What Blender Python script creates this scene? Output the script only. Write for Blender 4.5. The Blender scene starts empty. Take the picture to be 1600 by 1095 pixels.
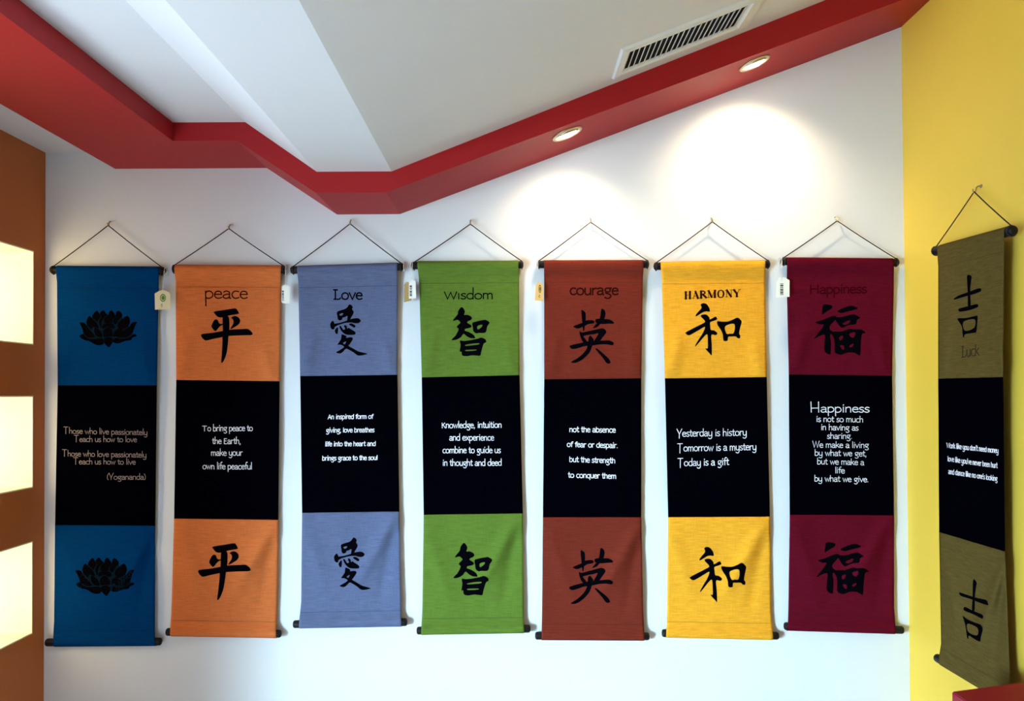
import bpy, bmesh, math, random
from mathutils import Vector, Matrix, noise
from mathutils.geometry import tessellate_polygon

scene = bpy.context.scene
COL = scene.collection
R = math.radians

# ------------------------------------------------------------------ camera, daylight, exposure
F = 1268.0                     # focal length in pixels of the 1600 x 1095 frame
ZC = 1.55                      # eye height
D = 2.60                       # distance to the banner wall
S = D / F
XL, XR = -1.497, 1.262         # left and right walls
PITCH, ROLL, SHIFT = R(0.9), R(-0.32), 0.0293
CM = Matrix.Rotation(R(90) + PITCH, 3, 'X') @ Matrix.Rotation(ROLL, 3, 'Z')
CO = Vector((0, 0, ZC))
cam = bpy.data.cameras.new('camera')
camo = bpy.data.objects.new('camera', cam)
COL.objects.link(camo)
cam.sensor_fit = 'HORIZONTAL'
cam.sensor_width = 36.0
cam.lens = F * 36.0 / 1600.0
cam.shift_y = SHIFT
cam.clip_start = 0.02
camo.matrix_world = Matrix.Translation(CO) @ CM.to_4x4()
scene.camera = camo

world = bpy.data.worlds.new('daylight')
scene.world = world
world.use_nodes = True
wb = world.node_tree.nodes['Background']
wb.inputs['Color'].default_value = (0.70, 0.86, 1.0, 1)
wb.inputs['Strength'].default_value = 0.10

def area_light(name, loc, target, sx, sy, power, color, spread=180):
    l = bpy.data.lights.new(name, 'AREA')
    l.shape = 'RECTANGLE'; l.size = sx; l.size_y = sy
    l.energy = power; l.color = color; l.spread = R(spread)
    o = bpy.data.objects.new(name, l)
    COL.objects.link(o)
    o.location = loc
    o.rotation_euler = (Vector(target) - Vector(loc)).to_track_quat('-Z', 'Y').to_euler()
    return o
# uplight added for the ceiling; shop window daylight left of and behind the viewer
area_light('ceiling_uplight', (-2.7, 0.30, 0.45), (-0.70, 1.30, 2.25), 1.3, 0.9, 9, (0.66, 0.86, 1.0), 80)
area_light('shop_window_daylight', (-3.5, -1.7, 0.95), (0.50, 2.6, 0.55), 0.9, 0.8, 26, (0.52, 0.83, 1.0), 40)

sun = bpy.data.lights.new('sun', 'SUN')                # sun patch on the floor, out of view, lights the ceiling from below
sun.energy = 26.0; sun.angle = R(0.6); sun.color = (0.66, 0.86, 1.0)
suno = bpy.data.objects.new('sun', sun)
COL.objects.link(suno)
suno.location = (-4, -2, 4)
suno.rotation_euler = Vector((0.40, 0.16, -0.90)).to_track_quat('-Z', 'Y').to_euler()

vs = scene.view_settings
vs.view_transform = 'Standard'
vs.look = 'None'
vs.exposure = 0.3
vs.gamma = 1.0
vs.use_curve_mapping = False

# ------------------------------------------------------------------ helpers
def ray(px, py):
    return (CM @ Vector(((px - 800) / F, (547.5 - py + SHIFT * 1600) / F, -1))).normalized()

def hit_y(px, py, y):
    d = ray(px, py)
    return CO + d * ((y - CO.y) / d.y)

def hit_x(px, py, x):
    d = ray(px, py)
    return CO + d * ((x - CO.x) / d.x)

def hit_plane(px, py, p, n):
    d = ray(px, py)
    return CO + d * ((p - CO).dot(n) / d.dot(n))

def pixel(p):
    q = CM.transposed() @ (p - CO)
    return 800 - F * q.x / q.z, 547.5 + SHIFT * 1600 + F * q.y / q.z

def lin(c):
    return tuple((v / 255 / 12.92 if v / 255 <= 0.04045 else ((v / 255 + 0.055) / 1.055) ** 2.4) for v in c) + (1,)

def nodes(name):
    m = bpy.data.materials.new(name)
    m.use_nodes = True
    nt = m.node_tree
    return m, nt, nt.nodes['Principled BSDF']

def paint(name, rgb, rough=0.6, bump=0.08, scale=160, var=0.04):
    m, nt, b = nodes(name)
    b.inputs['Roughness'].default_value = rough
    b.inputs['Specular IOR Level'].default_value = 0.25
    geo = nt.nodes.new('ShaderNodeNewGeometry')
    n1 = nt.nodes.new('ShaderNodeTexNoise'); n1.inputs['Scale'].default_value = scale; n1.inputs['Detail'].default_value = 3
    n2 = nt.nodes.new('ShaderNodeTexNoise'); n2.inputs['Scale'].default_value = 2.2; n2.inputs['Detail'].default_value = 4
    nt.links.new(geo.outputs['Position'], n1.inputs['Vector'])
    nt.links.new(geo.outputs['Position'], n2.inputs['Vector'])
    mr = nt.nodes.new('ShaderNodeMapRange')
    mr.inputs['To Min'].default_value = 1 - var; mr.inputs['To Max'].default_value = 1 + var
    nt.links.new(n2.outputs['Fac'], mr.inputs['Value'])
    mx = nt.nodes.new('ShaderNodeVectorMath'); mx.operation = 'SCALE'
    mx.inputs[0].default_value = lin(rgb)[:3]
    nt.links.new(mr.outputs['Result'], mx.inputs['Scale'])
    nt.links.new(mx.outputs['Vector'], b.inputs['Base Color'])
    bp = nt.nodes.new('ShaderNodeBump'); bp.inputs['Strength'].default_value = bump; bp.inputs['Distance'].default_value = 0.002
    nt.links.new(n1.outputs['Fac'], bp.inputs['Height'])
    nt.links.new(bp.outputs['Normal'], b.inputs['Normal'])
    return m

def fabric(name, rgb, streak=0.22, rough=0.85):
    m, nt, b = nodes(name)
    b.inputs['Roughness'].default_value = rough
    b.inputs['Specular IOR Level'].default_value = 0.0
    geo = nt.nodes.new('ShaderNodeNewGeometry')
    def stretched(sc, scale, det):
        mp = nt.nodes.new('ShaderNodeMapping'); mp.inputs['Scale'].default_value = sc
        nt.links.new(geo.outputs['Position'], mp.inputs['Vector'])
        n = nt.nodes.new('ShaderNodeTexNoise'); n.inputs['Scale'].default_value = scale; n.inputs['Detail'].default_value = det
        nt.links.new(mp.outputs['Vector'], n.inputs['Vector'])
        return n
    h = stretched((2.0, 2.0, 34), 12, 4)          # slubs of the weft
    v = stretched((60, 60, 2.5), 12, 2)           # warp threads
    add = nt.nodes.new('ShaderNodeMath'); add.operation = 'ADD'
    wv = nt.nodes.new('ShaderNodeMapRange'); wv.inputs['To Min'].default_value = 0.30; wv.inputs['To Max'].default_value = 0.70
    nt.links.new(v.outputs['Fac'], wv.inputs['Value'])
    nt.links.new(h.outputs['Fac'], add.inputs[0]); nt.links.new(wv.outputs['Result'], add.inputs[1])
    mr = nt.nodes.new('ShaderNodeMapRange')
    mr.inputs['From Min'].default_value = 0.65; mr.inputs['From Max'].default_value = 1.35
    mr.inputs['To Min'].default_value = 1 - streak; mr.inputs['To Max'].default_value = 1 + streak
    nt.links.new(add.outputs['Value'], mr.inputs['Value'])
    mx = nt.nodes.new('ShaderNodeVectorMath'); mx.operation = 'SCALE'
    mx.inputs[0].default_value = lin(rgb)[:3]
    nt.links.new(mr.outputs['Result'], mx.inputs['Scale'])
    nt.links.new(mx.outputs['Vector'], b.inputs['Base Color'])
    bp = nt.nodes.new('ShaderNodeBump'); bp.inputs['Strength'].default_value = 0.18; bp.inputs['Distance'].default_value = 0.0015
    nt.links.new(add.outputs['Value'], bp.inputs['Height'])
    nt.links.new(bp.outputs['Normal'], b.inputs['Normal'])
    return m

def plain(name, rgb, rough=0.5, metal=0.0, emit=None, estr=0):
    m, nt, b = nodes(name)
    b.inputs['Base Color'].default_value = lin(rgb)
    b.inputs['Roughness'].default_value = rough
    b.inputs['Metallic'].default_value = metal
    b.inputs['Specular IOR Level'].default_value = 0.0 if 'print' in name else 0.2
    if emit:
        b.inputs['Emission Color'].default_value = lin(emit)
        b.inputs['Emission Strength'].default_value = estr
    return m

def obj(name, bm, mat, parent=None, smooth=False):
    me = bpy.data.meshes.new(name)
    if smooth:
        for f in bm.faces: f.smooth = True
    bm.to_mesh(me); bm.free()
    o = bpy.data.objects.new(name, me)
    COL.objects.link(o)
    for m in (mat if isinstance(mat, (list, tuple)) else [mat]):
        me.materials.append(m)
    if parent:
        o.parent = parent
        o.matrix_parent_inverse = Matrix.Translation(-parent.location)
    return o

def thing(name, loc, label, cat, group=None):
    o = bpy.data.objects.new(name, None)
    COL.objects.link(o)
    o.location = loc
    o.empty_display_size = 0.05
    o['label'] = label; o['category'] = cat
    if group: o['group'] = group
    return o

def struct(o, label, cat):
    o['kind'] = 'structure'; o['label'] = label; o['category'] = cat
    return o

def hexa(bm, pts):
    """box from eight corners: four of the low side, four of the high side"""
    v = [bm.verts.new(p) for p in pts]
    for q in ((3, 2, 1, 0), (4, 5, 6, 7), (0, 1, 5, 4), (1, 2, 6, 5), (2, 3, 7, 6), (3, 0, 4, 7)):
        bm.faces.new([v[i] for i in q])
    return v

def box(bm, a, b):
    (x0, y0, z0), (x1, y1, z1) = a, b
    return hexa(bm, [(x0, y0, z0), (x1, y0, z0), (x1, y1, z0), (x0, y1, z0), (x0, y0, z1), (x1, y0, z1), (x1, y1, z1), (x0, y1, z1)])

def tube(bm, pts, r, seg=10, cap=True):
    pts = [Vector(p) for p in pts]
    rr = r if isinstance(r, (list, tuple)) else [r] * len(pts)
    rings = []
    up = None
    for i, p in enumerate(pts):
        t = (pts[min(i + 1, len(pts) - 1)] - pts[max(i - 1, 0)]).normalized()
        if up is None:
            up = Vector((0, 0, 1)) if abs(t.z) < 0.9 else Vector((0, 1, 0))
        a = (up - t * up.dot(t)).normalized(); b = t.cross(a); up = a
        rings.append([bm.verts.new(p + (a * math.cos(2 * math.pi * k / seg) + b * math.sin(2 * math.pi * k / seg)) * rr[i]) for k in range(seg)])
    for i in range(len(rings) - 1):
        for k in range(seg):
            bm.faces.new((rings[i][k], rings[i][(k + 1) % seg], rings[i + 1][(k + 1) % seg], rings[i + 1][k]))
    if cap:
        bm.faces.new(rings[0][::-1]); bm.faces.new(rings[-1])

def lathe(bm, prof, o, ax, seg=40, ux=None):
    """profile of (radius, height along ax)"""
    ax = Vector(ax).normalized()
    u = Vector((0, 1, 0)); u = (u - ax * u.dot(ax)).normalized(); w = ax.cross(u)
    rings = []
    for r, h in prof:
        c = Vector(o) + ax * h
        if r < 1e-6: rings.append([bm.verts.new(c)])
        else: rings.append([bm.verts.new(c + (u * math.cos(2 * math.pi * k / seg) + w * math.sin(2 * math.pi * k / seg)) * r) for k in range(seg)])
    for a, b in zip(rings, rings[1:]):
        for k in range(seg):
            j = (k + 1) % seg
            if len(a) == 1 and len(b) == 1: continue
            if len(a) == 1: bm.faces.new((a[0], b[j], b[k]))
            elif len(b) == 1: bm.faces.new((a[k], a[j], b[0]))
            else: bm.faces.new((a[k], a[j], b[j], b[k]))

def lerp(a, b, t): return a + (b - a) * t
def smooth01(t): t = max(0, min(1, t)); return t * t * (3 - 2 * t)

# ------------------------------------------------------------------ room shell
M_white = paint('white_wall_paint', (224, 223, 226))
M_ceil = paint('white_ceiling_paint', (214, 211, 212))
M_yellow = paint('yellow_wall_paint', (236, 194, 72), var=0.06)
M_ochre = paint('ochre_wall_paint', (186, 106, 54), var=0.06)
M_red = paint('red_soffit_paint', (160, 22, 26), rough=0.55)
M_cream = paint('cream_niche_paint', (250, 244, 222), bump=0.02)
M_floor = paint('stone_floor', (182, 182, 186), rough=0.4, scale=30, var=0.12)
Y0 = -3.2

YI = 0.891 * D                                        # inner edge of the soffit along the wall
po = [hit_y(*p, D) for p in ((180, 265), (410, 262), (525, 335), (618, 335), (1411, 33))]
pi_ = [hit_y(*p, YI) for p in ((266, 219), (378, 220), (495, 301), (611, 300), (1300, 48))]
pt = [hit_y(*p, YI) for p in ((270, 191), (383, 191), (495, 268), (612, 268), (1285, 2))]
zf = (po[0].z + po[1].z + pi_[0].z + pi_[1].z) / 4     # underside of the soffit, high flat run
zl = (po[2].z + po[3].z + pi_[2].z + pi_[3].z) / 4     # low flat run
xa, xb = (po[1].x + pi_[1].x) / 2, (po[2].x + pi_[2].x) / 2
xc = (po[3].x + pi_[3].x) / 2
sl = ((po[4].z - zl) / (po[4].x - xc) + (pi_[4].z - zl) / (pi_[4].x - xc)) / 2
tf = (pt[0].z + pt[1].z) / 2; tl = (pt[2].z + pt[3].z) / 2
ta, tb, tc = pt[1].x, pt[2].x, pt[3].x
tsl = (pt[4].z - tl) / (pt[4].x - tc)
xs0, xs1 = po[0].x, pt[0].x                            # soffit arm along the left
print('SHELL', zf, zl, xa, xb, xc, sl, 'top', tf, tl, ta, tb, tc, tsl, 'arm', xs0, xs1, pi_[0].x)
def ceil_z(x):
    if x < ta: return tf
    if x < tb: return lerp(tf, tl, (x - ta) / (tb - ta))
    if x < tc: return tl
    return tl + (x - tc) * tsl
def soff_z(x):
    if x < xa: return zf
    if x < xb: return lerp(zf, zl, (x - xa) / (xb - xa))
    if x < xc: return zl
    return zl + (x - xc) * sl

# walls
bm = bmesh.new(); box(bm, (XL - 0.6, D, -0.0), (XR + 0.1, D + 0.1, 3.2))
struct(obj('wall_back', bm, M_white), 'white wall hung with the row of seven banners', 'wall')
bm = bmesh.new(); box(bm, (XR, Y0, 0), (XR + 0.1, D, 3.2))
struct(obj('wall_right', bm, M_yellow), 'yellow side wall on the right with one olive banner', 'wall')
bm = bmesh.new(); box(bm, (XL - 3.2, Y0, -0.1), (XR + 0.1, D + 0.1, 0))
struct(obj('floor', bm, M_floor), 'stone floor below the banners', 'floor')

# left wall with three square lit recesses
ny0, ny1 = 0.862 * D, 0.9765 * D
ND = 0.26
niz = []
for top, bot in ((392, 539), (618, 762), (845, 990)):
    niz.append((hit_y(52, bot, ny1).z, hit_y(52, top, ny1).z))
YLW = 1.58
bm = bmesh.new()
zs = [0.0]
for b_, t_ in sorted(niz): zs += [b_, t_]
zs.append(tf + 0.02)
for i in range(len(zs) - 1):
    if i % 2 == 0:
        box(bm, (XL - 0.3, YLW, zs[i]), (XL, D, zs[i + 1]))
    else:
        box(bm, (XL - 0.3, YLW, zs[i]), (XL, ny0, zs[i + 1]))
        box(bm, (XL - 0.3, ny1, zs[i]), (XL, D, zs[i + 1]))
struct(obj('wall_left', bm, M_ochre), 'ochre side wall on the left with three lit square recesses', 'wall')
for k, (b_, t_) in enumerate(niz):
    bm = bmesh.new(); e = 0.004
    x0, x1 = XL - ND, XL - 0.0005
    box(bm, (x0 - e, ny0, b_), (x0, ny1, t_))
    box(bm, (x0, ny0, b_), (x1, ny0 + e, t_)); box(bm, (x0, ny1 - e, b_), (x1, ny1, t_))
    box(bm, (x0, ny0 + e, b_), (x1, ny1 - e, b_ + e)); box(bm, (x0, ny0 + e, t_ - e), (x1, ny1 - e, t_))
    lab = ('uppermost', 'middle', 'lowest')[k]
    struct(obj('trim_%d' % (k + 2), bm, M_cream), '%s of the three glowing cream recesses in the ochre wall' % lab, 'wall niche')
    area_light('niche_lamp', (XL - 0.13, ny0 + 0.012, (b_ + t_) / 2), (XL - 0.13, ny1, (b_ + t_) / 2 - 0.02), 0.2, 0.24, 0.95, (1.0, 0.86, 0.52))

# ceiling: flat, dropped middle strip, then rising to the right
bm = bmesh.new()
xs = [XL - 0.7, ta, tb, tc, XR + 0.1]
lo = [(x, ceil_z(x)) for x in xs]
vA = [[bm.verts.new((x, y, z)) for x, z in lo] + [bm.verts.new((x, y, z + 0.08)) for x, z in lo[::-1]] for y in (Y0, D)]
n = len(vA[0])
for k in range(n):
    bm.faces.new((vA[0][k], vA[0][(k + 1) % n], vA[1][(k + 1) % n], vA[1][k]))
bm.faces.new(vA[0][::-1]); bm.faces.new(vA[1])
bmesh.ops.recalc_face_normals(bm, faces=bm.faces)
struct(obj('ceiling', bm, M_ceil), 'white ceiling with a dropped strip and a sloping right side', 'ceiling')

# red soffit band: along the banner wall and forward on the left
nsl = Vector((sl, 0, -1)).normalized()                 # downward normal of the sloping run
psl = Vector((xc, D, zl))
def on_slope(px, py): return hit_plane(px, py, psl, nsl)
LAMPS = [on_slope(885.5, 211), on_slope(1180, 97)]
for q in LAMPS: q.y = (LAMPS[0].y + LAMPS[1].y) / 2
LAMPS = [Vector((q.x, q.y, soff_z(q.x))) for q in LAMPS]
HOLE = 0.040
su = Vector((1, 0, sl)).normalized()
bm = bmesh.new()
def quad(*p):
    return bm.faces.new([bm.verts.new(q) for q in p])
xe = XR
# underside
quad((xs0, Y0, zf), (xs0, D, zf), (xs1, D, zf), (xs1, Y0, zf))
quad((xs1, YI, zf), (xs1, D, zf), (xa, D, zf), (xa, YI, zf))
quad((xa, YI, zf), (xa, D, zf), (xb, D, zl), (xb, YI, zl))
quad((xb, YI, zl), (xb, D, zl), (xc, D, zl), (xc, YI, zl))
outer = [Vector((xc, YI, zl)), Vector((xc, D, zl)), Vector((xe, D, soff_z(xe))), Vector((xe, YI, soff_z(xe)))]
loops = [outer]
for q in LAMPS:
    loops.append([q + su * HOLE * math.cos(2 * math.pi * k / 40) + Vector((0, 1, 0)) * HOLE * math.sin(2 * math.pi * k / 40) for k in range(40)])
flat = [v for l in loops for v in l]
loc2 = [[Vector(((v - psl).dot(su), v.y, 0)) for v in l] for l in loops]
vv = [bm.verts.new(v) for v in flat]
for t in tessellate_polygon(loc2):
    try: bm.faces.new([vv[i] for i in t])
    except ValueError: pass
# inner fascia up to the ceiling
pr = [(xs1, zf), (xa, zf), (xb, zl), (xc, zl), (xe, soff_z(xe))]
cut = sorted([xs1, xa, xb, xc, xe, ta, tb, tc])
for x0, x1 in zip(cut, cut[1:]):
    if x1 - x0 > 1e-5:
        quad((x0, YI, soff_z(x0)), (x1, YI, soff_z(x1)), (x1, YI, ceil_z(x1) + 0.01), (x0, YI, ceil_z(x0) + 0.01))
quad((xs1, Y0, zf), (xs1, YI, zf), (xs1, YI, tf + 0.01), (xs1, Y0, tf + 0.01))
quad((xs0, Y0, zf), (xs0, D, zf), (xs0, D, tf + 0.01), (xs0, Y0, tf + 0.01))
bmesh.ops.remove_doubles(bm, verts=bm.verts, dist=1e-5)
bmesh.ops.recalc_face_normals(bm, faces=bm.faces)
struct(obj('trim_1', bm, M_red), 'red painted soffit band stepping along the ceiling edge', 'soffit')

# ------------------------------------------------------------------ recessed spotlights
M_trim = plain('brushed_nickel', (196, 178, 150), 0.35, 0.85)
M_can = plain('dark_lamp_can', (60, 50, 44), 0.5, 0.4)
M_bulb = plain('lit_bulb', (255, 250, 240), 0.3, 0, (255, 244, 222), 30)
def downlight(p, label, aim, power):
    t = thing('recessed_spotlight', p, label, 'spotlight', 'recessed spotlights in the red soffit')
    dn = nsl
    bm = bmesh.new(); lathe(bm, [(0.0365, -0.004), (0.0365, 0.003), (0.040, 0.0045), (0.046, 0.003), (0.0475, 0.0), (0.0395, 0.0), (0.0395, -0.004), (0.0365, -0.004)], p, dn)
    obj('trim_ring', bm, M_trim, t, True)
    bm = bmesh.new(); lathe(bm, [(0.0372, -0.002), (0.0365, -0.045), (0.0, -0.045)], p, dn)
    obj('lamp_can', bm, M_can, t, True)
    ax = (dn + Vector((0, 0.22, 0))).normalized()
    c = p - dn * 0.001
    bm = bmesh.new(); lathe(bm, [(0.0312, -0.012), (0.0350, -0.010), (0.0350, 0.0015), (0.033, 0.0030), (0.0312, 0.001), (0.0312, -0.012)], c, ax)
    obj('gimbal_ring', bm, M_trim, t, True)
    bm = bmesh.new(); lathe(bm, [(0.0, 0.0125), (0.012, 0.0115), (0.023, 0.0075), (0.0305, 0.0015), (0.024, -0.022), (0.008, -0.034), (0.0, -0.034)], c, ax)
    obj('bulb', bm, M_bulb, t, True)
    l = bpy.data.lights.new('spot_lamp', 'SPOT')
    l.energy = power; l.color = (1.0, 0.80, 0.50); l.spot_size = R(126); l.spot_blend = 1.0; l.shadow_soft_size = 0.022
    o = bpy.data.objects.new('spot_lamp', l); COL.objects.link(o)
    o.location = c + ax * 0.042
    o.rotation_euler = Vector(aim).to_track_quat('-Z', 'Y').to_euler()
    return t
downlight(LAMPS[0], 'round recessed spotlight in the red soffit nearer the middle of the wall', (-0.02, 0.42, -0.9), 6.5)
downlight(LAMPS[1], 'round recessed spotlight in the red soffit nearer the yellow wall', (0.06, 0.46, -0.9), 13)

# ------------------------------------------------------------------ ceiling vent on the sloping side
M_vent = plain('white_vent_metal', (216, 214, 210), 0.45)
M_dark = plain('duct_shade', (16, 15, 20), 0.9)
vn = Vector((tsl, 0, -1)).normalized(); vu = Vector((1, 0, tsl)).normalized(); vp = Vector((tc, D, tl))
def vuv(px, py):
    h = hit_plane(px, py, vp, vn)
    return ((h - vp).dot(vu), h.y)
o4 = [vuv(*p) for p in ((959.5, 121), (967, 75), (1178, 31), (1190, -9))]
i4 = [vuv(*p) for p in ((976.6, 109), (983, 79), (1153, 35), (1167.6, 4))]
print('VENT', o4, i4)
ou0 = (o4[0][0] + o4[1][0]) / 2; ou1 = (o4[2][0] + o4[3][0]) / 2; oy1 = max(o4[0][1], o4[2][1]); oy0 = (o4[1][1] + o4[3][1]) / 2
iu0 = (i4[0][0] + i4[1][0]) / 2; iu1 = (i4[2][0] + i4[3][0]) / 2; iy1 = (i4[0][1] + i4[2][1]) / 2; iy0 = (i4[1][1] + i4[3][1]) / 2
oy1 = min(oy1, YI - 0.012)
def vw(u, y, h): return vp + vu * u + Vector((0, y - D, 0)) + vn * h
vt = thing('air_vent', vw((ou0 + ou1) / 2, (oy0 + oy1) / 2, 0), 'white slatted air vent on the sloping ceiling beside the red soffit', 'vent')
bm = bmesh.new()
prof = [(0.0, 0.0), (0.006, 0.008), (None, 0.010), (None, 0.002)]
rings = []
for (u0, u1, y0, y1, h) in ((ou0, ou1, oy0, oy1, 0.0), (ou0 + .004, ou1 - .004, oy0 + .004, oy1 - .004, 0.007),
                            (iu0 - .010, iu1 + .010, iy0 - .008, iy1 + .012, 0.009), (iu0, iu1, iy0, iy1, 0.001)):
    rings.append([bm.verts.new(vw(*c, h)) for c in ((u0, y0), (u1, y0), (u1, y1), (u0, y1))])
for a, b in zip(rings, rings[1:]):
    for k in range(4):
        bm.faces.new((a[k], a[(k + 1) % 4], b[(k + 1) % 4], b[k]))
bmesh.ops.recalc_face_normals(bm, faces=bm.faces)
obj('vent_frame', bm, M_vent, vt)
bm = bmesh.new(); bm.faces.new([bm.verts.new(vw(*c, 0.0008)) for c in ((iu0, iy0), (iu1, iy0), (iu1, iy1), (iu0, iy1))])  # ceiling stays uncut, a dark plate gives the shade between the slats
obj('duct_shade_plate', bm, M_dark, vt)['label'] = 'dark plate standing for the shade behind the slats'
NS = 21
for k in range(NS):
    u = lerp(iu0, iu1, (k + 0.75) / NS)
    bm = bmesh.new()
    w = 0.0015
    hexa(bm, [vw(u - w, iy0, .001), vw(u + w, iy0, .001), vw(u + w, iy1, .001), vw(u - w, iy1, .001),
              vw(u - w - .0045, iy0, .007), vw(u + w - .0045, iy0, .007), vw(u + w - .0045, iy1, .007), vw(u - w - .0045, iy1, .007)])
    bmesh.ops.recalc_face_normals(bm, faces=bm.faces)
    obj('slat', bm, M_vent, vt)

# ------------------------------------------------------------------ red counter in the lower right corner
M_counter = paint('red_counter_paint', (150, 14, 44), rough=0.5)
cA = hit_y(1487, 1080, 0.720 * D)
cB = hit_x(1629, 1065, XR - 0.001); zt = cA.z
dirn = Vector((cB.x - cA.x, cB.y - cA.y, 0))
bm = bmesh.new()
fr = Vector((0, -0.55, 0))
base = [Vector((cA.x, cA.y, 0)) + fr, Vector((cB.x, cB.y, 0)) + fr, Vector((cB.x, cB.y, 0)), Vector((cA.x, cA.y, 0))]
hexa(bm, [(p.x, p.y, 0) for p in base] + [(p.x, p.y, zt) for p in base])
bmesh.ops.bevel(bm, geom=bm.edges[:], offset=0.0025, segments=2, affect='EDGES')
o = obj('counter', bm, M_counter)
o['label'] = 'red painted counter against the yellow wall below the olive banner'; o['category'] = 'counter'

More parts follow.
